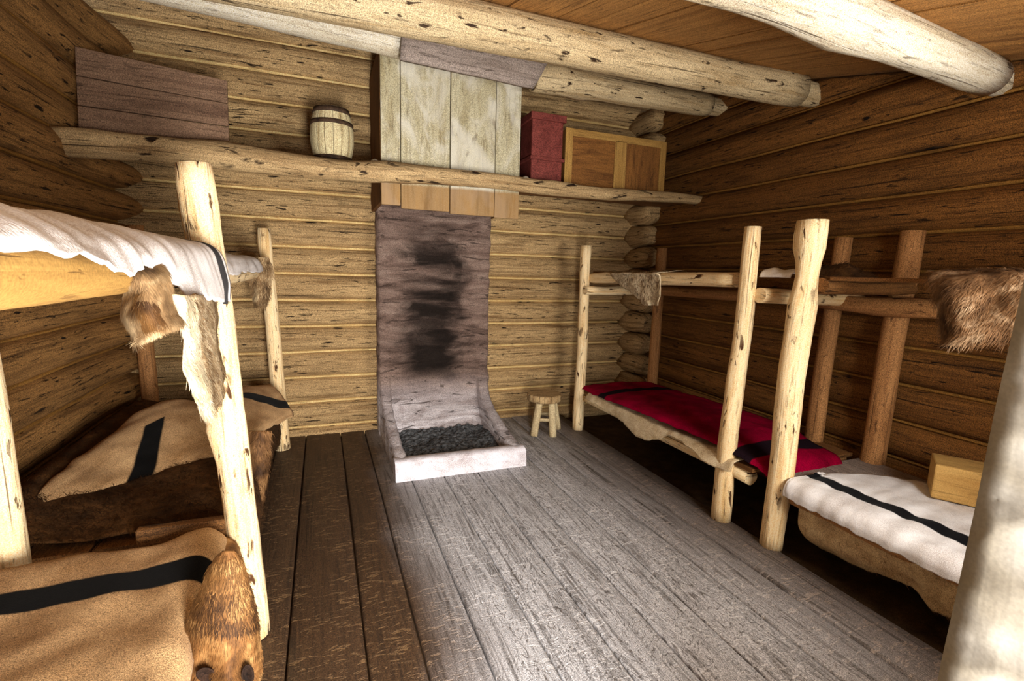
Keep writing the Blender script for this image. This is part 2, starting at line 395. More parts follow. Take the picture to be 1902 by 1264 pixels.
# ================================================================== the setting
XL, XR, YB, YF = -1.42, 3.30, 4.60, 0.25
def ceil_z(y): return 2.615 + .255 * (y - 1.6)
def log_wall(name, origin, along, inward, length, z_edges, mat, chink_mat, zmax=None, bulge=.07, seed=0, s0=0.0, flare=0.0):
    "hewn log courses with a split pole in every seam"
    o = Vector(origin); a = Vector(along); nrm = Vector(inward); wallmb = MB(); chk = MB()
    nL = max(8, int(length / .11)); nP = 13
    for c in range(len(z_edges) - 1):
        z0, z1 = z_edges[c], z_edges[c + 1]; uo, vo = rng.uniform(0, 80), rng.uniform(0, 80)
        b = bulge * rng.uniform(.75, 1.2); sgn = rng.uniform(-.006, .006)
        P = []; UV = []; P2 = []; UV2 = []
        for i in range(nL + 1):
            s = s0 + length * i / nL
            zc = 99 if zmax is None else zmax((o + a * s).y)
            row = []; ru = []
            for j in range(nP):
                t = j / (nP - 1)
                fy = max(0.0, min(1.0, (s - length + .75) / .7)); fy = flare * fy * fy * (3 - 2 * fy)
                d = (b + fy) * (1 - abs(2 * t - 1) ** 2.2) + sgn + .011 * N(s * 1.7 + c * 5.3, t * 2.0, seed) + .004 * N(s * 7 + c, t * 5, seed + 3)
                z = z0 + (z1 - z0) * t
                if t in (0.0, 1.0): d = -.05
                p = o + a * s + nrm * d; row.append((p.x, p.y, min(z, zc))); ru.append((uo + s, vo + (z1 - z0) * 1.2 * t))
            P.append(row); UV.append(ru)
            row = []; ru = []
            for j, (dz, dd) in enumerate(((.015, -.012), (.009, .010), (-.005, .012), (-.014, -.010))):
                p = o + a * s + nrm * (dd + .004 * N(s * 2.1 + c * 3, 1, seed)); w_ = .006 * N(s * 1.2 + c * 9, 4, seed)
                row.append((p.x, p.y, min(z0 + dz * .75 + w_, zc))); ru.append((uo + s, vo + .012 * j))
            P2.append(row); UV2.append(ru)
        wallmb.grid(P, UV); chk.grid(P2, UV2, flip=True)
    wo = struct(wallmb.build(name, mat)); struct(chk.build('chinking', chink_mat, wo)); return wo
zb = [-.13, 0.06] + [.06 + .2285 * k for k in range(1, 16)]
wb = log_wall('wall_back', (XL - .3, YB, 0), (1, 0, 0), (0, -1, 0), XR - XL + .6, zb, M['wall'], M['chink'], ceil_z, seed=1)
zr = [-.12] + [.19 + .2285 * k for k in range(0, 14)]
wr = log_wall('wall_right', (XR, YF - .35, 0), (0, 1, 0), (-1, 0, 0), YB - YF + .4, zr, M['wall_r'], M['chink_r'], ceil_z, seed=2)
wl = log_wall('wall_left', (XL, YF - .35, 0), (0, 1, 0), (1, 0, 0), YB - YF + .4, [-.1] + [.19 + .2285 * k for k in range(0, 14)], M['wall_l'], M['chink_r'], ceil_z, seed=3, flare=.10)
# log ends left round in the corners, their noses chamfered
for side, wall, mat in ((1, wr, M['wall_r']),):
    cb = MB()
    for k in range(-1, 14):
        zc = .19 + .2285 * (k + .5)
        if zc > 3.2: continue
        y0 = 4.20 + rng.uniform(-.04, .04) if side > 0 else 3.95 + rng.uniform(-.1, .1)
        xc = XR - .05 + rng.uniform(-.02, .02) if side > 0 else XL - .005
        ys = [y0, y0 + .035, y0 + .10, y0 + .2, y0 + .3, YB + .03]
        rs = [.075, .105, .122, .126, .126, .124] if side > 0 else [.02, .04, .07, .1, .118, .124]
        if side < 0: ys = [y0 - .4, y0 - .2, y0, y0 + .15, y0 + .3, YB + .03]
        rr = [r * rng.uniform(.93, 1.03) for r in rs]
        xo = [xc - .06 + .0 * i for i in range(6)] if side > 0 else [xc - .03 + .02 * i for i in range(6)]
        cb.tube([(x, y, zc + rng.uniform(-.006, .006)) for x, y in zip(xo, ys)], rr, 9, seed=k + side * 20, rough=.16, flat_z=.93)
    struct(cb.build('corner_logs', M['wall'], wall))

# roof boards run from the eave up to the back wall
cb = MB(); x = XL - .15; k = 0
while x < XR + .15:
    bw = .155 + rng.uniform(-.02, .035); dz = rng.uniform(0, .008); uo, vo = rng.uniform(0, 60), rng.uniform(0, 60)
    ys = (-.3, YB + .08)
    v = []
    for y in ys:
        for xx in (x + .003, x + bw - .003):
            v += [(xx, y, ceil_z(y) + dz), (xx, y, ceil_z(y) + dz + .03)]
    cb.add(v, [(0, 4, 6, 2), (1, 3, 7, 5), (0, 2, 3, 1), (4, 5, 7, 6), (0, 1, 5, 4), (2, 6, 7, 3)],
           [[(uo + a, vo + b) for a, b in q] for q in ([(0, 0), (4.9, 0), (4.9, bw), (0, bw)],) * 6], True)
    x += bw
ceil = struct(cb.build('ceiling', M['ceil']))
rb = MB(); v = []
for y in (-.32, YB + .1):
    for xx in (XL - .2, XR + .2): v += [(xx, y, ceil_z(y) + .04), (xx, y, ceil_z(y) + .07)]
rb.add(v, [(0, 4, 6, 2), (1, 3, 7, 5), (0, 2, 3, 1), (4, 5, 7, 6), (0, 1, 5, 4), (2, 6, 7, 3)], [[(0, 0), (4.9, 0), (4.9, 4), (0, 4)]] * 6, True)
struct(rb.build('roof_deck', M['ceil'], ceil))

# floor planks, a sill along the bunks on the right, packed earth beyond it
fb = MB(); edges = [XL - .1, -1.12, -.86, -.62, -.39, -.165, .125, .335, .565, .80, 1.055, 1.29, 1.53, 1.80, 2.06]
for a, b in zip(edges[:-1], edges[1:]):
    g = .0045; dz = rng.uniform(-.003, .0)
    n = 14; uo, vo = rng.uniform(0, 60), rng.uniform(0, 60)
    P = []; UV = []
    for i in range(n + 1):
        y = -.4 + (YB + .4) * i / n; e = .004 * N(a * 9, y * .8, 3)
        prof = [(a + g + e, -.035), (a + g + e, dz - .004), (a + g + .008 + e, dz), ((a + b) / 2, dz + .001), (b - g - .008 + e, dz), (b - g + e, dz - .004), (b - g + e, -.035)]
        P.append([(px, y, pz) for px, pz in prof]); UV.append([(uo + y, vo + px - a) for px, pz in prof])
    fb.grid(P, UV)
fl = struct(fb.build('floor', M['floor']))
sub = MB(); sub.box((XL - .2, -.45, -.12), (2.2, YB + .05, -.034)); struct(sub.build('floor_underlay', M['dirt'], fl))
sb = MB(); P = []; UV = []
for i in range(41):
    y = -.4 + (YB + .4) * i / 40; e = .018 * N(3, y * 1.1, 5)
    prof = [(2.064, -.06), (2.064, .0), (2.08, .004), (2.19, .005), (2.325 + e, .002), (2.345 + e, -.015), (2.345 + e, -.1)]
    P.append([(px, y, pz) for px, pz in prof]); UV.append([(y, 40 + px) for px, pz in prof])
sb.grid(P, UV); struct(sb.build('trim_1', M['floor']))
db = MB(); P = []; UV = []
for i in range(30):
    row = []; ru = []
    for j in range(14):
        px, y = 2.2 + 1.2 * j / 13, -.4 + 5.05 * i / 29
        row.append((px, y, -.075 + .02 * N(px * 3, y * 3, 1))); ru.append((px, y))
    P.append(row); UV.append(ru)
db.grid(P, UV, flip=True); struct(db.build('floor_earth', M['dirt'], fl))

# front wall round the open doorway (behind the camera) and the hewn door jamb at the right
fw = MB()
for k in range(12):
    z0, z1 = k * .23 - .1, k * .23 + .125
    if z1 > 2.1:
        if z1 < ceil_z(0): fw.box((XL - .1, -.06, z0), (XR + .1, YF, z1))
        continue
    fw.box((XL - .1, -.06, z0), (-.52, YF, z1))
    if 1.1 < (z0 + z1) / 2 < 1.9: fw.box((.80, -.06, z0), (1.5, YF - .02, z1)); fw.box((2.4, -.06, z0), (XR + .1, YF - .02, z1))  # unseen gap in the courses, added to let the fill lamp in
    else: fw.box((.80, -.06, z0), (XR + .1, YF - .02, z1))
struct(fw.build('wall_front', M['wall'], bevel=.02))
def mat_jamb():
    n = NT('adzed_jamb_wood', .8, .2)
    v = n.t.nodes.new('ShaderNodeTexVoronoi'); v.feature = 'SMOOTH_F1'; v.inputs['Scale'].default_value = 1; v.inputs['Smoothness'].default_value = .5
    n.link(n.mapping(n.uv.outputs['UV'], (26, 20, 1)), v.inputs['Vector'])
    f = n.noise((2.5, 9, 1), 1, 4, .55, .6)
    c = n.ramp(f, [(.3, srgb(104, 99, 90)), (.6, srgb(132, 128, 119)), (.78, srgb(112, 106, 96))])
    c = n.mix(n.rng(v.outputs['Distance'], .25, .75, 0, .45), c, srgb(100, 90, 70))
    ck = n.noise((1.2, 50, 1), 1, 2, .5, .3); c = n.mix(n.rng(ck, .68, .74, 0, .6), c, srgb(110, 92, 62))
    n.bump(n.math('ADD', v.outputs['Distance'], n.math('MULTIPLY', f, .3)), .5, .012)
    return n.color(grainy(n, c, .08))
M['jamb'] = mat_jamb()
jb = MB(); P = []; UV = []
for i in range(24):
    z = -.05 + 2.2 * i / 23; lean = (1.47 - z) * .028; w_ = .006 * N(1, z * 4, 2)
    prof = [(.80, .25 + lean), (.64, .262 + lean), (.608, .252 + lean + w_), (.600, .23 + lean + w_), (.597, .1), (.598, -.02), (.62, -.06), (.80, -.06)]
    acc = 0; row = []; ru = []; pv = prof[0]
    for q in prof:
        acc += math.dist(q, pv); pv = q; row.append((q[0] + .003 * N(q[1] * 14, z * 14, 1), q[1], z)); ru.append((z, acc))
    P.append(row); UV.append(ru)
jb.grid(P, UV, flip=True); struct(jb.build('trim_2', M['jamb']))

# ================================================================== beams
def beam(name, p, q, r0, r1, mat, label, wob=.02, seed=1, tenon=None, n=26, group='roof beams', knots=6):
    root = empty(name, p, label, 'beam', group)
    b = MB(); b.tube(line(p, q, n, wob, seed), lerp_list(r0, r1, n), 20, seed, .05, knots=knots); b.build('log', mat, root)
    if tenon:
        t = MB(); t.tube(line(q, tenon, 4), [r1 * .82, r1 * .84, r1 * .84, r1 * .84], 10, seed + 5, .08); t.build('tenon', mat, root)
    return root
beam('roof_beam', (XL - .05, 2.63, 2.74), (3.12, 2.63, 2.785), .125, .098, M['beam'], 'long peeled log roof beam passing just in front of the grey board', .02, 3, (3.34, 2.63, 2.79))
beam('roof_beam', (XL - .05, 0.98, 2.335), (3.17, 1.57, 2.535), .094, .090, M['beam_pale'], 'thick pale cracked roof beam nearest the camera at top right', .015, 6, (3.34, 1.59, 2.54))
beam('roof_beam', (XL - .05, 3.52, 3.075), (.535, 3.52, 3.0), .098, .116, M['beam_pale'], 'sawn off pale beam ending at the grey board above the fireplace', .003, 9, knots=0)
beam('roof_beam', (1.50, 3.52, 2.93), (3.13, 3.52, 2.955), .105, .09, M['beam'], 'shorter beam running from the grey board to the right wall, below the long beam', .015, 12, (3.34, 3.52, 2.96))
gb = MB(); nx = 20; P = []; UV = []
tl, tr, br, bl = [np.array(at(px, py, 1, 3.375)) for px, py in ((747, 40), (1024, 101), (990, 164), (743, 111))]
for i in range(nx + 1):
    t = i / nx; row = []; ru = []
    for j in range(6):
        q = j / 5; p = (tl * (1 - t) + tr * t) * (1 - q) + (bl * (1 - t) + br * t) * q
        row.append((p[0], p[1] + .02 * q + .01 * N(p[0] * 2, q * 2, 1), p[2] + .006 * N(p[0] * 4, q * 2, 2))); ru.append((30 + p[0], 12 + q * .25))
    P.append(row); UV.append(ru)
gb.grid(P, UV, flip=True)
tag(gb.build('header_board', M['grey'], solid=-.035), 'grey weathered board bridging the cut beam above the plank smoke hood', 'board')

# ================================================================== fireplace
fp = empty('fireplace', (.95, 4.3, 0), 'clay fireplace with sooty back, low kerb and plank smoke hood', 'fireplace')
def back_y(xn, z):
    y = 4.30 + .05 * (1 - (2 * xn - 1) ** 2)
    if z < .42: y -= .30 * (1 - z / .42) ** 1.8
    return y
b = MB(); P = []; UV = []; nz, nx = 110, 44
for i in range(nz + 1):
    z = 2.05 * i / nz; row = []; ru = []
    row.append((.455, YB, z)); ru.append((0, z))
    for j in range(nx + 1):
        xn = j / nx; xx = .455 + xn * .995 + .012 * N(z * 3, xn * 3, 3) * (1 if j in (0, nx) else .3)
        y = back_y(xn, z) - .034 * N(xx * 2.2, z * 9, 1) - .022 * N(xx * 5, z * 19, 4) - .010 * N(xx * 14, z * 38, 2)
        row.append((xx, y, z)); ru.append((.3 + xx, z))
    row.append((1.455, YB, z)); ru.append((1.7, z))
    P.append(row); UV.append(ru)
b.grid(P, UV); b.build('chimney_breast', M['clay'], fp)
prof = [(4.32, .60), (4.27, .46), (4.21, .37), (4.08, .285), (3.92, .235), (3.75, .195), (3.6, .168), (3.46, .15), (3.40, .14)]
for x0, x1, s in ((.455, .545, 1), (1.345, 1.445, 2)):
    b = MB(); rows = []; uvs = []
    ys = catmull([np.array((p[0], p[1])) for p in prof], 30)
    for k, (y, z) in enumerate(ys):
        w_ = lambda q: .012 * N(q * 5, y * 9, s)
        ring = [(x0, y, 0), (x0 + w_(1), y, z - .02), (x0 + .02, y, z + w_(2)), (x1 - .02, y, z + w_(3)), (x1 + w_(4), y, z - .02), (x1, y, 0)]
        rows.append(ring); uvs.append([(y, i * .08) for i in range(6)])
    b.grid(rows, uvs)
    b.build('side_wing', M['clay'], fp)
b = MB(); rows = []; uvs = []
for i in range(31):
    xx = .450 + 1.0 * i / 30; w_ = lambda q: .008 * N(xx * 6, q * 3, 5)
    ring = [(xx, 3.46, .05), (xx, 3.455 + w_(1), .125), (xx, 3.42, .142 + w_(2)), (xx, 3.36, .142 + w_(3)), (xx, 3.325 + w_(4), .125), (xx, 3.315 + w_(5), .06), (xx, 3.31 + w_(6), 0)]
    rows.append(ring); uvs.append([(xx, k * .05) for k in range(7)])
b.grid(rows, uvs)
for xx, fl_ in ((.450, False), (1.45, True)):
    pts = [(xx, 3.46, 0), (xx, 3.455, .125), (xx, 3.42, .142), (xx, 3.36, .142), (xx, 3.325, .125), (xx, 3.31, 0)]
    b.add(pts, [tuple(range(6))], [[(p[1], p[2]) for p in pts]], True)
b.build('hearth_kerb', M['kerb'], fp)
b = MB(); P = []; UV = []
for i in range(101):
    row = []; ru = []
    for j in range(81):
        xx, y = .53 + .84 * i / 100, 3.43 + .70 * j / 80
        z = .075 + .035 * N(xx * 5, y * 5, 1) + .014 * N(xx * 16, y * 16, 4) + .014 * N(xx * 34, y * 34, 2) + .010 * N(xx * 70, y * 70, 6) + .07 * max(0, (y - 3.95) / .18) ** 2 * .3
        row.append((xx, y, z)); ru.append((xx, y))
    P.append(row); UV.append(ru)
b.grid(P, UV); stuff(b.build('ash_bed', M['ash'], fp))
# smoke hood: box of planks over the hearth, front planks of uneven length
hood_e = [.425, .57, .945, 1.31, 1.525]; hood_z0 = [1.965, 1.945, 1.93, 1.925]
hd = MB(); hd.box((.425, 3.825, 1.985), (.455, 4.58, 3.08)); hood = hd.build('smoke_hood', M['slab'], fp, bevel=.004)
hd = MB(); hd.box((1.495, 3.825, 1.985), (1.525, 4.58, 3.08)); hd.build('side_plank', M['slab'], hood, bevel=.004)
for k in range(4):
    b = MB(); b.box((hood_e[k] + .003, 3.795 + .004 * (k % 2), hood_z0[k]), (hood_e[k + 1] - .003, 3.823, ceil_z(3.8) - .12))
    b.build('plank', M['hood'], hood, bevel=.004)
b = MB(); b.tube(line((.455, 3.70, 2.235), (.455, 3.86, 2.26), 4), [.012, .03, .034, .03], 10, 4); 

# ================================================================== shelf and what stands on it
sh = empty('log_shelf', (1, 3.85, 2.2), 'long rough log shelf across the back of the room, below the roof beams', 'shelf')
b = MB(); n = 44; rad = [.098 - .052 * (i / (n - 1)) ** .8 for i in range(n)]
zz = [2.165 + .012 * math.sin(i * .35) + .02 * (i / (n - 1)) for i in range(n)]
pts = line((XL - .02, 3.70, 0), (XR + .02, 3.685, 0), n, .015, 4)
b.tube([(p.x, p.y, z_) for p, z_ in zip(pts, zz)], rad, 18, 8, .16, flat_z=.9, knots=9); b.build('front_log', M['shelf'], sh)
b = MB(); b.box((XL - .02, 3.76, 2.185), (.42, 4.2, 2.235)); b.build('shelf_board', M['slab'], sh, bevel=.006)
b = MB(); b.box((1.53, 3.76, 2.185), (XR + .02, 4.2, 2.225)); b.build('shelf_board', M['slab'], sh, bevel=.006)

# keg
KH = .385
kg = empty('barrel', (.10, 3.95, 2.237), 'small wooden keg with dark hoops standing on the log shelf', 'barrel')
def barrel_r(t): return .132 + .024 * math.sin(math.pi * (t * .88 + .06)) - (.0)
b = MB(); n = 16; zs = [2.237 + KH * i / (n - 1) for i in range(n)]; rs = [.118 + .034 * math.sin(math.pi * i / (n - 1)) for i in range(n)]
rows = []; uvs = []
for z_, r in zip(zs, rs):
    rows.append([(.10 + r * math.cos(a), 3.95 + r * math.sin(a), z_) for a in [6.2832 * k / 40 for k in range(41)]]); uvs.append([(z_, .0 + k / 40) for k in range(41)])
b.grid(rows, uvs, flip=True); b.build('staves', M['barrel'], kg, solid=.012)
b = MB(); b.tube([(.10, 3.95, 2.59), (.10, 3.95, 2.605)], [.122, .122], 40, 1, 0); b.build('head', M['barrel'], kg)
b = MB(); b.tube([(.10, 3.95, 2.239), (.10, 3.95, 2.25)], [.112, .112], 40, 1, 0); b.build('head', M['barrel'], kg)
for h0, h1 in ((.012, .05), (.262, .292), (.345, .382)):
    b = MB(); rows = []; uvs = []
    for q in (0, 1):
        h = h0 + (h1 - h0) * q; r = .118 + .034 * math.sin(math.pi * h / KH) + .004
        rows.append([(.10 + r * math.cos(a), 3.95 + r * math.sin(a), 2.237 + h) for a in [6.2832 * k / 40 for k in range(41)]]); uvs.append([(h, k / 6) for k in range(41)])
    b.grid(rows, uvs, flip=True); b.build('hoop', M['hoop'], kg, solid=.005)

# old wide board leaning at the left end of the shelf, three planks battened together
ob = empty('board_panel', (-.96, 3.86, 2.24), 'old reddish brown plank panel leaning at the left end of the shelf', 'board')
zl = [2.25, 2.385, 2.525, 2.685]
for k in range(3):
    b = MB(); P = []; v = []
    t0, t1 = k / 3, (k + 1) / 3 - .012
    pts = []
    for (px, t) in ((-1.335, t0), (-.545, t0), (-.545, t1), (-1.335, t1)):
        h = .52 if px < -1 else .45
        pts.append((px, 3.80 + .06 * t, 2.245 + h * t))
    v = pts + [(p[0], p[1] + .025, p[2]) for p in pts]
    b.add(v, [(0, 1, 2, 3), (7, 6, 5, 4), (0, 4, 5, 1), (1, 5, 6, 2), (2, 6, 7, 3), (3, 7, 4, 0)], [[(30 + k * 7 + p[0], 9 + k + p[2]) for p in [v[i] for i in f]] for f in [(0, 1, 2, 3), (7, 6, 5, 4), (0, 4, 5, 1), (1, 5, 6, 2), (2, 6, 7, 3), (3, 7, 4, 0)]], True)
    b.build('plank', M['old'], ob, bevel=.003)
b = MB(); b.box((-1.1, 3.90, 2.30), (-1.04, 3.985, 2.62)); 
# pale rounded peg ends standing on the shelf at both sides of the hood
for px, nm in ((-1, 'pale rounded peg end on the shelf at the left edge of the plank hood'), (1, 'pale rounded peg end on the shelf between plank hood and red tin')):
    b = MB(); xx = .385 if px < 0 else 1.575; z0 = 2.236 if px < 0 else 2.226
    b.tube([(xx, 3.80, z0), (xx, 3.80, z0 + .02), (xx, 3.80, z0 + .036), (xx, 3.80, z0 + .044)], [.036, .034, .024, .008], 14, 3, .05)
    tag(b.build('peg', M['beam_pale']), nm, 'peg')
# red tin
rt = empty('tin_box', (1.78, 3.9, 2.228), 'dark red painted tin box standing on the shelf beside the wooden crate', 'box')
b = MB(); b.box((1.64, 3.84, 2.228), (1.925, 4.09, 2.76)); b.build('body', M['red'], rt, bevel=.012)
b = MB(); b.box((1.622, 3.82, 2.735), (1.943, 4.11, 2.79)); b.build('lid', M['red'], rt, bevel=.005)
b = MB(); b.box((1.626, 3.824, 2.42), (1.939, 4.106, 2.448)); b.build('band', M['red'], rt, bevel=.004)
# crate with two sunk panels
cr = empty('wooden_crate', (2.47, 3.9, 2.228), 'honey coloured wooden crate with two framed panels on the right end of the shelf', 'crate')
b = MB(); b.box((1.955, 3.86, 2.228), (2.985, 4.15, 2.70)); b.build('body', M['crate_panel'], cr, bevel=.004)
for x0, x1, z0, z1 in ((1.95, 2.02, 2.229, 2.71), (2.44, 2.56, 2.229, 2.66), (2.925, 2.99, 2.229, 2.71), (2.02, 2.925, 2.65, 2.71)):
    b = MB(); b.box((x0, 3.842, z0), (x1, 3.861, z1)); b.build('frame_rail' if x1 - x0 > .5 else 'frame_stile', M['crate'], cr, bevel=.003)
for x0, x1 in ((2.015, 2.445), (2.555, 2.93)):
    b = MB(); b.box((x0, 3.855, 2.235), (x1, 3.8602, 2.655)); b.build('panel', M['crate_panel'], cr, bevel=.001)

# ================================================================== stool
st = empty('log_stool', (1.92, 4.0, 0), 'small round three legged log stool beside the fireplace', 'stool')
b = MB(); b.tube([(1.915, 4.0, .315), (1.915, 4.0, .325), (1.915, 4.0, .372), (1.915, 4.0, .382)], [.152, .162, .162, .152], 28, 3, .02); b.build('seat', M['shelf'], st)
feet = [(1.79, 3.93), (1.95, 3.86), (2.09, 4.05), (1.89, 4.15)]; st['label'] = 'small round four legged log stool beside the fireplace'
tops = [(1.85, 3.96), (1.945, 3.91), (2.02, 4.03), (1.90, 4.08)]
for (fx, fy), (tx, ty) in zip(feet, tops):
    b = MB(); b.tube(line((fx, fy, 0), (tx, ty, .335), 8, .006, fx * 9), [.034] * 8, 12, fx * 5, .06); b.build('leg', M['stool'], st)
for i, j, z_ in ((0, 1, .15), (1, 2, .13), (2, 3, .15), (3, 0, .13)):
    t = z_ / .335; p = [feet[i][k] + (tops[i][k] - feet[i][k]) * t for k in (0, 1)]; q = [feet[j][k] + (tops[j][k] - feet[j][k]) * t for k in (0, 1)]
    b = MB(); b.tube(line((*p, z_), (*q, z_), 5), [.016] * 5, 10, i, .05); b.build('stretcher', M['stool'], st)

# ================================================================== bunks
def pole(name, p, q, r0, r1, mat, root, seed=1, n=16, wob=.012, rough=.06, knots=3, seg=16, flat_z=1.0):
    b = MB(); b.tube(line(p, q, n, wob, seed), lerp_list(r0, r1, n), seg, seed, rough, knots=knots, flat_z=flat_z); return b.build(name, mat, root)
def boards(root, x0, x1, y0, y1, z, th=.028, along='y', n=4, mat=None):
    for k in range(n):
        b = MB()
        if along == 'y':
            a, c = x0 + (x1 - x0) * k / n, x0 + (x1 - x0) * (k + 1) / n - .008; b.box((a, y0, z - th), (c, y1, z))
        else:
            a, c = y0 + (y1 - y0) * k / n, y0 + (y1 - y0) * (k + 1) / n - .008; b.box((x0, a, z - th), (x1, c, z))
        b.build('bed_board', mat or M['slab'], root, bevel=.004)
# --- left far bunk
lf = empty('bunk_bed', (-.85, 3.1, 0), 'log bunk bed along the left wall, far one next to the back wall', 'bunk bed', 'log bunk beds')
pole('post', (-.295, 2.05, 0), (-.405, 2.05, 1.84), .060, .056, M['post'], lf, 3, 26, .02, .13, 5)
pole('post', at(526, 834, 1, 4.25)[:2] + (0,), at(490, 424, 1, 4.25), .058, .05, M['post'], lf, 5, 18)
pole('post', (-1.02, 2.06, 0), (-1.06, 2.06, 1.7), .055, .05, M['post'], lf, 7, 18)
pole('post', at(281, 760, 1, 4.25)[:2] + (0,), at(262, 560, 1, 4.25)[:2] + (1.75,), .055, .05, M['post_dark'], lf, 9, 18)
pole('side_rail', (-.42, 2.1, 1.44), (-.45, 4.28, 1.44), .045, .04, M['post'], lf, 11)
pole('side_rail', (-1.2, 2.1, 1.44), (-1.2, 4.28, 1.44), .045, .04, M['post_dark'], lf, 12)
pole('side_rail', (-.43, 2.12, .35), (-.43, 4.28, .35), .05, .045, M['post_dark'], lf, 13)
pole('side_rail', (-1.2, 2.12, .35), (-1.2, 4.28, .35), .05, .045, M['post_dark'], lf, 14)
b = MB(); b.box((-.66, 2.03, .455), (-.36, 2.07, .525)); b.build('end_board', M['slab'], lf, bevel=.006)
boards(lf, -1.25, -.40, 2.12, 4.22, .43); boards(lf, -1.25, -.40, 2.12, 4.22, 1.515)
# --- left near bunk
ln = empty('bunk_bed', (-.85, 1.2, 0), 'log bunk bed along the left wall, near one cut off by the frame edge', 'bunk bed', 'log bunk beds')
pole('post', (-.43, .42, 0), (-.45, .42, 1.8), .058, .052, M['post'], ln, 21)
pole('post', (-1.25, .42, 0), (-1.25, .42, 1.8), .055, .05, M['post_dark'], ln, 22)
pole('post', (-1.28, 1.95, 0), (-1.28, 1.95, 1.8), .05, .05, M['post_dark'], ln, 23)
b = MB(); n = 20; b.tube(line((-.37, .36, 1.487), (-.385, 1.985, 1.475), n, .008, 5), lerp_list(.05, .045, n), 18, 5, .05); b.build('side_rail', M['rail_near'], ln)
pole('side_rail', (-1.2, .36, 1.46), (-1.2, 2.0, 1.46), .045, .045, M['post_dark'], ln, 24)
pole('side_rail', (-.41, .36, .40), (-.41, 1.97, .40), .05, .045, M['post_dark'], ln, 25)
pole('side_rail', (-1.2, .36, .40), (-1.2, 1.97, .40), .05, .045, M['post_dark'], ln, 26)
boards(ln, -1.25, -.42, .40, 1.96, 1.535); boards(ln, -1.25, -.40, .40, 1.94, .475)
# --- right far bunk
rf = empty('bunk_bed', (2.7, 3.1, 0), 'log bunk bed on the right with the red blanket, by the back corner', 'bunk bed', 'log bunk beds')
pole('post', (2.275, 3.985, 0), (2.275, 3.985, 1.75), .052, .048, M['post'], rf, 31, 22, .02, .16, 4)
pole('post', (2.29, 2.17, 0), (2.33, 2.17, 1.79), .058, .046, M['post'], rf, 33, 20, .018, .08, 3)
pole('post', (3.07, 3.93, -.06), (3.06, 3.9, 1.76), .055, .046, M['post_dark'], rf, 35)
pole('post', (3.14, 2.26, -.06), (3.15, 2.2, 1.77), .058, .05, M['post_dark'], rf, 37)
pole('side_rail', (2.345, 4.05, 1.452), (2.345, 2.26, 1.485), .046, .046, M['post'], rf, 39, rough=.05)
pole('side_rail', (3.0, 4.1, 1.345), (3.0, 2.30, 1.37), .045, .045, M['post_dark'], rf, 40)
pole('cross_rail', (2.24, 3.90, 1.345), (3.2, 3.93, 1.345), .04, .04, M['post'], rf, 41, 10)
pole('cross_rail', (2.34, 2.09, 1.40), (3.2, 2.09, 1.375), .043, .043, M['post'], rf, 42, 10)
boards(rf, 2.40, 3.05, 2.30, 4.05, 1.52, .02)
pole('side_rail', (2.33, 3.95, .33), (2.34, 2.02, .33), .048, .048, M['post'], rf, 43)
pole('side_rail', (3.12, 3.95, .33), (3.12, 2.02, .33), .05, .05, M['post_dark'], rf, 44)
boards(rf, 2.30, 3.17, 1.98, 3.98, .40, .025)
# --- right near bunk
rn = empty('bunk_bed', (2.7, 1.3, 0), 'log bunk bed with the white striped blanket, partly hidden by the door jamb', 'bunk bed', 'log bunk beds')
b = MB(); n = 26; b.tube(line((2.335, 1.84, 0), (2.385, 1.84, 1.80), n, .022, 9), [.060 + .014 * (i / n) - (.012 if i in (20, 22) else .016 if i == 21 else 0) for i in range(n)], 18, 9, .06, knots=4); b.build('post', M['post'], rn)
pole('post', (3.14, 1.86, -.06), (3.17, 1.82, 1.79), .066, .06, M['post_dark'], rn, 51)
pole('post', (2.36, .5, 0), (2.37, .5, 1.8), .06, .055, M['post'], rn, 52)
pole('post', (3.15, .5, -.06), (3.15, .5, 1.8), .06, .055, M['post_dark'], rn, 53)
b = MB(); P = []; UV = []
for i in range(21):
    xx = 2.42 + .70 * i / 20; w_ = .012 * N(xx * 5, 1, 1)
    c = [(1.92, 1.5), (1.78, 1.51), (1.745 + w_, 1.495), (1.735 + w_, 1.465), (1.76 + w_, 1.43), (1.82, 1.418), (1.92, 1.42)]
    P.append([(xx + (.06 * (1.5 - z_) / .08 if i == 20 else 0), y, z_ + .008 * N(xx * 6, y * 9, 2)) for y, z_ in c]); UV.append([(20 + xx, 5 + k * .05) for k in range(7)])
b.grid(P, UV)
for i in (0, 20): b.add(P[i], [tuple(range(7))], [[(p[1], p[2]) for p in P[i]]], True)
b.build('end_slab', M['slab'], rn)
pole('side_rail', (3.04, 2.24, 1.36), (3.04, .5, 1.35), .047, .045, M['post_dark'], rn, 54, rough=.05)
boards(rn, 2.42, 3.12, .5, 1.74, 1.515, .02)
pole('side_rail', (2.36, 1.75, .33), (2.36, .5, .33), .045, .045, M['post_dark'], rn, 56)
pole('side_rail', (3.1, 1.75, .33), (3.1, .5, .33), .05, .05, M['post_dark'], rn, 57)
boards(rn, 2.38, 3.16, .5, 1.92, .395, .02, mat=M['grey'])

# ================================================================== blankets
def A(px, py, ax, v, dx=0, dy=0, dz=0):
    p = at(px, py, ax, v); return (p[0] + dx, p[1] + dy, p[2] + dz)
WHITE = (srgb(236, 232, 230), srgb(204, 196, 190)); TAN = (srgb(200, 164, 118), srgb(150, 114, 74))
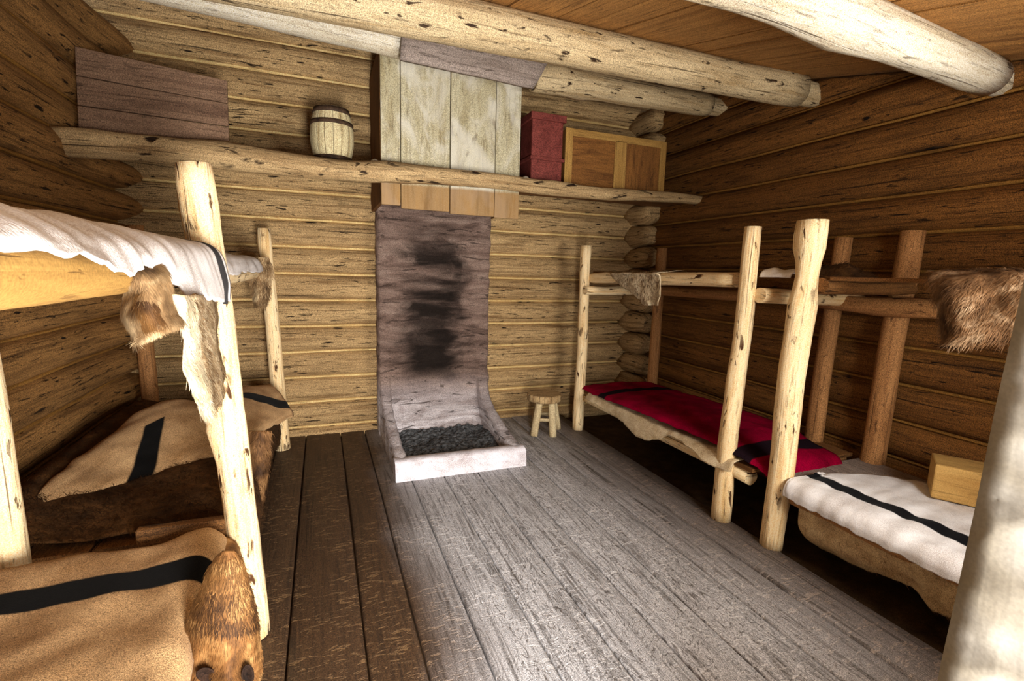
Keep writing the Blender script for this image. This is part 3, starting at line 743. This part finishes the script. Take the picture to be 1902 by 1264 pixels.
# left upper near: white, black stripe at its far end, hem lapping over the rail
ys = [.42, .62, .80, .95, 1.10, 1.30, 1.48, 1.66, 1.80, 1.93]
hem = [1.512, 1.512, 1.503, 1.478, 1.495, 1.445, 1.41, 1.385, 1.375, 1.37]
ctrl = []
for y, hz in zip(ys, hem):
    ctrl.append([(-1.22, y, 1.555), (-.85, y, 1.565), (-.50, y, 1.565), (-.385, y, 1.56), (-.325, y, 1.535), (-.302, y, (1.53 + hz) / 2), (-.296 + .008 * math.sin(y * 9), y, hz)])
P = surf(ctrl, 90, 40, .006, 7, 3, fold=.008, foldf=24, hem=.014)
P = P.transpose(1, 0, 2)[::-1].copy()
M['bl_white'] = blanket_mat('white_wool', *WHITE, [(1.78, 1.90)], (40, 36, 36))
tag(cloth_obj('wool_blanket', P, M['bl_white'], flat_uv='xy'), 'white wool blanket draped over the edge of the upper bunk at far left', 'blanket')
# left upper far: strip of white blanket seen behind the big post
ctrl = [[(-1.0, y, 1.535), (-.55, y, 1.545), (-.42, y, 1.535), (-.385, y, 1.50), (-.375, y, 1.455)] for y in (2.25, 2.6, 3.0, 3.4, 3.75)]
M['bl_plain'] = blanket_mat('plain_white_wool', *WHITE, [])
tag(cloth_obj('wool_blanket', surf(ctrl, 40, 24, .012, 7, 5, hem=.02), M['bl_plain']), 'plain white blanket on the far left upper bunk, showing right of the big post', 'blanket')
# left lower far: tan, thrown askew, black stripe
bk = [A(96, 893, 2, .52), A(190, 822, 2, .55), A(290, 752, 2, .66), A(390, 745, 2, .66), A(455, 722, 2, .60), A(500, 714, 2, .58)]
fr = [A(38, 975, 2, .47), A(205, 905, 2, .47), A(330, 872, 2, .47), A(420, 838, 2, .48), A(480, 795, 2, .50), A(541, 764, 2, .47)]
ctrl = []
for i in range(6):
    a, c = np.array(bk[i]), np.array(fr[i]); bul = (.02, .05, .05, .06, .05, .03)[i]
    ctrl.append([a + (0, 0, -.06), a, a * .7 + c * .3 + (0, 0, bul), a * .35 + c * .65 + (0, 0, bul * .8), c + (0, 0, .012), c + (.01, -.01, -.03)])
M['bl_tan1'] = blanket_mat('tan_wool_wide_stripe', *TAN, [(.445, .52, .245, 0, 1, .45, 2, 1), (-.54, -.43, -1.2, .70, 2, -1, 2, 0)], (12, 11, 10))
P = surf(ctrl, 90, 46, .016, 5, 9, fold=.010, foldf=9, hem=.012)
o = cloth_obj('wool_blanket', P, M['bl_tan1'], flat_uv='norm')
tag(o, 'rumpled tan blanket with a black bar thrown across the far left lower bunk', 'blanket')
# left lower near: tan, stripe across, far edge rolled up at the post
xs = [-1.30, -1.02, -.78, -.58, -.47, -.405]
ctrl = []
for k, x_ in enumerate(xs):
    e = (0, .0, .0, .01, .02, .025)[k]; zf = (.50, .505, .505, .505, .51, .515)[k]
    col = [(x_, 1.965 + e * .3 - .02 * (k < 4), zf - .05), (x_, 1.93 + e * .3 - .02 * (k < 4), zf + .012 + e * .4), (x_, 1.78, zf + .005), (x_, 1.60, .507), (x_, 1.3, .505), (x_, .95, .502), (x_, .6, .50), (x_, .42, .495)]
    ctrl.append(col)
last = [(p[0] + .035, p[1], p[2] - .03) for p in ctrl[-1]]; ctrl.append(last); ctrl.append([(p[0] + .012, p[1], p[2] - .06) for p in last])
M['bl_tan2'] = blanket_mat('tan_wool_cross_stripe', *TAN, [(1.655, 1.765)], (12, 11, 10))
P = surf(ctrl, 60, 90, .018, 4.2, 13, fold=.004, foldf=7)
tag(cloth_obj('wool_blanket', P, M['bl_tan2'], flat_uv='xy'), 'tan blanket with one black stripe on the lower bunk in the left foreground', 'blanket')
# red
yr = [3.93, 3.72, 3.45, 3.1, 2.7, 2.35, 2.1, 1.93, 1.88, 1.86]
ctrl = []
for k, y in enumerate(yr):
    dz = (0, .01, .02, .035, .045, .045, .03, .0, -.06, -.12)[k]; xf = (2.28, 2.26, 2.25, 2.25, 2.26, 2.28, 2.29, 2.31, 2.34, 2.36)[k]
    xb = 3.02 if k < 6 else 2.92
    ctrl.append([(xb, y, .43 + dz), (xb - .2, y, .445 + dz), ((xb + xf) / 2, y, .45 + dz * 1.3), (xf + .15, y, .445 + dz), (xf + .03, y, .435 + dz), (xf, y, .41 + dz)])
P = surf(ctrl, 90, 40, .010, 6, 17, hem=.012).transpose(1, 0, 2)[::-1].copy()
M['bl_red'] = blanket_mat('crimson_wool', srgb(150, 0, 46), srgb(100, 0, 28), [(2.0, 2.13), (3.50, 3.61)], (30, 18, 26), .5)
M['bl_red'].node_tree.nodes['Principled BSDF'].inputs['Sheen Weight'].default_value = 0
tag(cloth_obj('wool_blanket', P, M['bl_red'], flat_uv='xy'), 'crimson blanket with black end stripes on the far right lower bunk', 'blanket')
# white on the near right lower bunk
yr = [1.76, 1.72, 1.5, 1.25, 1.0, .75, .55]
ctrl = []
for k, y in enumerate(yr):
    xb = (2.55, 2.62, 2.95, 3.02, 3.02, 3.02, 3.02)[k] ; f = (2.30, 2.285, 2.285, 2.285, 2.285, 2.285, 2.285)[k]
    yb = y + (.02, .02, .06, .0, 0, 0, 0)[k]
    z = .42
    ctrl.append([(xb, yb, z + .01), ((xb + f) / 2 + .08, y, z + .015), (f + .24, y, z + .012), (f + .10, y, z + .012), (f + .02, y, z + .002), (f - .008, y, z - .035), (f - .008, y, z - .075)])
P = surf(ctrl, 90, 50, .008, 7, 23, fold=.010, foldf=22, hem=.012)
o = cloth_obj('wool_blanket', P, blanket_mat('white_wool_long_stripe', srgb(240, 240, 242), srgb(206, 200, 198), [(2.435, 2.525)], (14, 15, 19)), flat_uv='yx')
M['bl_near'] = o.data.materials[0]
tag(o, 'white blanket with a wavy black stripe on the near right lower bunk', 'blanket')
# folded white cloth on the right upper bunk, between the two front posts
ctrl = [[(2.56, y, 1.53), (2.48, y, 1.535 + .012 * math.sin(y * 20)), (2.42, y, 1.545 + .01 * math.sin(y * 31)), (2.385, y, 1.525), (2.375, y, 1.505)] for y in (2.13, 2.07, 2.02, 1.97, 1.93)]
tag(cloth_obj('folded_cloth', surf(ctrl, 26, 18, .01, 9, 27), M['bl_plain']), 'folded white cloth edge on the right upper bunk between the two front posts', 'cloth')

# ================================================================== hides and furs
def hide(name, P, skin, fmat, label, count, length, comb=(0, 0, -1), seed=1, thick=.006, **kw):
    root = cloth_obj(name, P, skin, None, thick); tag(root, label, 'hide')
    if count: fur_obj(P, fmat, root, count, length, comb, seed, **kw)
    return root
M['skin'] = simple('tanned_skin', srgb(150, 120, 84), srgb(206, 182, 140), 9)
M['skin_dark'] = simple('dark_skin', srgb(52, 34, 18), srgb(104, 70, 36), 7)
M['skin_pale'] = simple('pale_rawhide', srgb(180, 156, 118), srgb(226, 208, 174), 8)
M['fur_tan'] = fur_mat('tan_fur', [(64, 42, 26), (150, 118, 80), (206, 180, 138)], 9)
M['fur_pale'] = fur_mat('cream_fur', [(190, 166, 124), (238, 228, 200)], 7)
M['fur_dark'] = fur_mat('dark_brown_fur', [(32, 20, 10), (72, 46, 22), (120, 82, 40)], 5)
M['fur_gold'] = fur_mat('golden_brown_fur', [(66, 40, 18), (130, 88, 46), (190, 146, 90)], 11)
M['fur_grey'] = fur_mat('grizzled_fur', [(58, 36, 20), (124, 90, 58), (206, 176, 140)], 9)
# upper left: head piece with leg strip hanging beside the post
X0 = -.305
def cr_(pts, ax, v): return [A(px, py, ax, v) for px, py in pts]
rows = []
for yl, a, c, dep in [(478, 240, 285, .0), (500, 214, 312, .05), (520, 214, 317, .06), (536, 229, 318, .065), (556, 225, 321, .075), (580, 219, 327, .08), (600, 227, 338, .07), (613, 234, 302, .05), (635, 241, 258, .02)]:
    rows.append([A(a + (c - a) * t, yl, 1, 1.17 - dep * math.sin(math.pi * t)) for t in (0, .15, .35, .5, .65, .85, 1)])
P = surf(rows, 40, 30, .008, 12, 31)
h1 = hide('fur_hide', P, M['fur_tan'], M['fur_tan'], 'brown and cream fur hide hanging from the upper bunk edge below the white blanket', 9000, .024, (.25, 0, -1), 3, width=.0018, lift=.12, jit=.4, swirl=.5)
pd = np.array([[(P[i, j] + np.array((0, -.004, 0))) for j in range(9, 22)] for i in range(20, 33)]); fur_obj(pd, M['fur_dark'], h1, 1500, .022, (.3, 0, -1), 4, width=.0018, lift=.14, swirl=.5)
rows = []
for yl, a, c in [(548, 318, 400), (590, 330, 405), (640, 344, 408), (690, 345, 412), (715, 352, 412), (740, 365, 412), (770, 380, 400)]:
    rows.append([A(a + (c - a) * t, yl, 0, X0 + .01 + .02 * math.sin(math.pi * t)) for t in (0, .3, .6, 1)])
P = surf(rows, 36, 16, .012, 9, 33, ragged=.01)
leg = cloth_obj('leg_strip', P, M['skin_pale'], h1, .006); fur_obj(P[:, :9], M['fur_pale'], leg, 1900, .03, (.3, .2, -1), 5, width=.002); fur_obj(P[:, 7:], M['fur_tan'], leg, 1700, .03, (.3, .2, -1), 6, width=.002)
# upper left far: scrap of fur by the thin post
rows = []
for yl, a, c in [(478, 462, 500), (500, 452, 508), (525, 462, 505), (550, 472, 500), (568, 470, 492)]:
    rows.append([A(a + (c - a) * t, yl, 1, 3.9 - .03 * math.sin(math.pi * t)) for t in (0, .33, .66, 1)])
P = surf(rows, 20, 14, .02, 9, 35)
hide('fur_hide', P, M['skin'], M['fur_tan'], 'small scrap of fur hanging beside the far left bunk post', 1500, .04, (0, 0, -1), 7)
# lower left far: big dark fur under the tan blanket
ctrl = []
for y, k in zip((2.16, 2.4, 2.7, 3.1, 3.5, 3.9, 4.12), range(7)):
    d = (.0, .02, .02, .03, .03, .02, .0)[k]
    ctrl.append([(-1.22, y, .47 + d + .05), (-.95, y, .455 + d), (-.65, y, .455 + d), (-.44, y, .45 + d), (-.365, y, .40), (-.345, y, .30), (-.34, y, .20 + .05 * math.sin(k * 2.1))])
P = surf(ctrl, 60, 40, .014, 5, 41, ragged=.03)
hide('fur_hide', P, M['skin_dark'], M['fur_dark'], 'shaggy dark brown fur covering the far left lower bunk under the tan blanket', 11000, .075, (.5, -.3, -.4), 9, width=.003, jit=.8)
rows = []
for py, a, c in [(800, 462, 506), (840, 464, 500), (880, 468, 497), (915, 474, 490), (938, 478, 486)]:
    rows.append([A(a + (c - a) * t, py, 1, 2.75 - .03 * math.sin(math.pi * t)) for t in (0, .33, .66, 1)])
P = surf(rows, 24, 14, .012, 9, 37, ragged=.01)
hide('fur_tail', P, M['skin_dark'], fur_mat('russet_fur', [(52, 32, 16), (110, 76, 44), (160, 118, 74)], 9), 'ragged strip of brown fur dangling off the far left bunk, right of the big post', 1600, .04, (0, 0, -1), 23)
# lower left near: golden fur with the animal's mask, hanging down the front
ctrl = []
for y, k in zip((1.50, 1.58, 1.68, 1.78, 1.88, 1.97), range(6)):
    ctrl.append([(-.55, y, .488), (-.41, y, .486), (-.335, y, .46), (-.315, y, .38), (-.30, y, .26), (-.29, y, .14 + .04 * math.sin(k * 1.7))])
P = surf(ctrl, 44, 34, .012, 6, 45, ragged=.02)
h4 = hide('fur_hide', P, M['fur_gold'], M['fur_gold'], 'golden brown fur hide with an animal face hanging beside the left foreground blanket', 9000, .04, (.1, .1, -1), 11, width=.0022, lift=.2)
# mask: forehead, brow, two sockets, muzzle pointing down
FY = 1.46
def face_pt(px, py, d): return np.array(A(px, py, 1, FY)) + np.array([.25, -.75, .3]) * d
rows = []
for py, a, c, dep in [(1022, 414, 436, .01), (1045, 392, 452, .03), (1090, 372, 466, .05), (1140, 352, 478, .08), (1185, 342, 484, .10), (1225, 338, 486, .10), (1262, 344, 482, .12), (1310, 362, 470, .15), (1365, 380, 458, .17), (1405, 395, 446, .13)]:
    row = []
    for t in np.linspace(0, 1, 9):
        px = a + (c - a) * t; d = dep * math.sin(math.pi * t) ** .6
        for ex in (376, 451):
            d -= .06 * math.exp(-((px - ex) / 18) ** 2 - ((py - 1238) / 20) ** 2)
            d += .016 * math.exp(-((px - ex) / 26) ** 2 - ((py - 1204) / 12) ** 2)
        d += .035 * math.exp(-((px - 413) / 20) ** 2 - ((py - 1290) / 70) ** 2)
        row.append(face_pt(px, py, d))
    rows.append(row)
P = surf(rows, 60, 44, .004, 14, 47)
face = cloth_obj('mask', P, M['fur_gold'], h4, .006); fur_obj(P, M['fur_gold'], face, 6500, .026, (0, 0, -1), 13, width=.0018, lift=.25)
pd = P[2:24]; fur_obj(pd, M['fur_dark'], face, 1800, .03, (0, 0, -1), 14, width=.0018, lift=.25)
M['socket'] = simple('dark_socket', srgb(20, 12, 8), srgb(44, 28, 18), 20)
for ex, ey, rx, ry in ((376, 1238, 18, 13), (451, 1240, 12, 20)):
    ring = [[face_pt(ex + rx * q * math.cos(a), ey + ry * q * math.sin(a), .088 - .02 * (1 - q * q)) for a in np.linspace(0, 2 * math.pi, 21)] for q in (.02, .4, .75, 1)]
    b = MB(); b.grid([[tuple(p) for p in r] for r in ring], [[(0, 0)] * 21] * 4); b.build('eye_socket', M['socket'], h4, solid=.003)
# right upper far: flap over the rail
rows = []
for py, pts in [(506, (1138, 1170, 1200, 1224)), (513, (1136, 1168, 1200, 1226)), (528, (1150, 1176, 1204, 1226)), (548, (1178, 1192, 1210, 1224)), (567, (1196, 1203, 1212, 1220))]:
    rows.append([A(px, py, 0, 2.285 - .012 * (k % 2)) for k, px in enumerate(pts)])
rows = [[(p[0] + .25, p[1], p[2] + .02) for p in rows[0]]] + rows
P = surf(rows, 30, 20, .012, 12, 51)
hide('fur_hide', P, M['skin_pale'], M['fur_grey'], 'pale furry flap of hide hanging over the rail of the right upper bunk', 2600, .03, (.1, -.3, -1), 15)
# right lower far: rawhide under the red blanket, scalloped edge
yk = [3.80, 3.68, 3.45, 3.2, 2.97, 2.78, 2.62, 2.45, 2.25, 2.08]; hz = [.36, .36, .34, .31, .27, .31, .40, .375, .345, .345]
ctrl = [[(2.75, y, .412), (2.4, y, .415), (2.285, y, .41), (2.255, y, .39), (2.24 - .02 * math.sin(y * 9), y, z_)] for y, z_ in zip(yk, hz)]
P = surf(ctrl, 70, 26, .008, 8, 55, ragged=.012)
hide('rawhide', P, M['skin_pale'], M['fur_pale'], 'pale rawhide with a scalloped edge under the crimson blanket', 0, .02)
# right upper near: fur thrown over the bunk edge beside the jamb
rows = []
for z_, x0_, yv in [(1.545, 2.75, (1.30, 1.15, 1.0, .85, .7)), (1.55, 2.5, (1.29, 1.15, 1.0, .85, .7)), (1.54, 2.36, (1.27, 1.14, 1.0, .85, .7)), (1.47, 2.30, (1.22, 1.12, 1.0, .86, .7)), (1.38, 2.285, (1.19, 1.11, .99, .86, .7)), (1.30, 2.29, (1.17, 1.09, .98, .86, .7)), (1.26, 2.295, (1.16, 1.12, 1.0, .86, .7))]:
    rows.append([(x0_ - .03 * math.sin(k * 1.9), y, z_ + (.03 if k == 2 and z_ < 1.35 else 0)) for k, y in enumerate(yv)])
P = surf(rows, 40, 34, .022, 7, 61)
hide('fur_hide', P, M['fur_grey'], M['fur_grey'], 'thick grizzled brown fur draped over the upper bunk beside the door jamb', 9000, .042, (-.2, .3, -1), 17, width=.0024, lift=.25, jit=.5)
# dark fur lump on the slab
rows = [[(2.55 + .42 * t, 1.80 + .02, 1.505 + .0), (2.55 + .42 * t, 1.86, 1.515 + .05 * math.sin(math.pi * t) + .012 * math.sin(t * 17)), (2.55 + .42 * t, 1.98, 1.52 + .06 * math.sin(math.pi * t)), (2.55 + .42 * t, 2.08, 1.515)] for t in np.linspace(0, 1, 7)]
P = surf(rows, 34, 20, .012, 14, 63)
hide('fur_hide', P, M['skin_dark'], M['fur_dark'], 'dark fur bundle lying on the bark edged slab of the right upper bunk', 1800, .04, (1, 0, .1), 19)
# near right lower: brown hide sagging below the white blanket
yk = [1.70, 1.69, 1.62, 1.5, 1.35, 1.2, 1.1, .95, .8, .6]; hz = [.22, .12, .09, .10, .13, .15, .10, .13, .12, .1]
ctrl = [[(2.7, y, .405), (2.42, y, .40), (2.335, y, .37), (2.345, y, .28), (2.37 + .02 * math.sin(y * 7), y, (z_ + .25) / 2), (2.42, y, z_)] for y, z_ in zip(yk, hz)]
P = surf(ctrl, 60, 34, .016, 6, 67, ragged=.02)
hide('fur_hide', P, M['skin'], M['fur_grey'], 'brown hide hanging below the white blanket of the near right bunk', 3500, .03, (0, -.6, -1), 21, width=.0022)
# wooden block on the white blanket
bx = empty('wooden_box', (2.9, 1.4, .437), 'plain tan wooden box standing on the white blanket of the near right bunk', 'box')
b = MB(); b.box((0, -.21, 0), (.34, 0, .172), Matrix.Translation((2.775, 1.35, .448)) @ Matrix.Rotation(math.radians(-58), 4, 'Z') @ Matrix.Scale(-1, 4, (0, 1, 0)))
b.build('body', M['rail'], bx, bevel=.008)
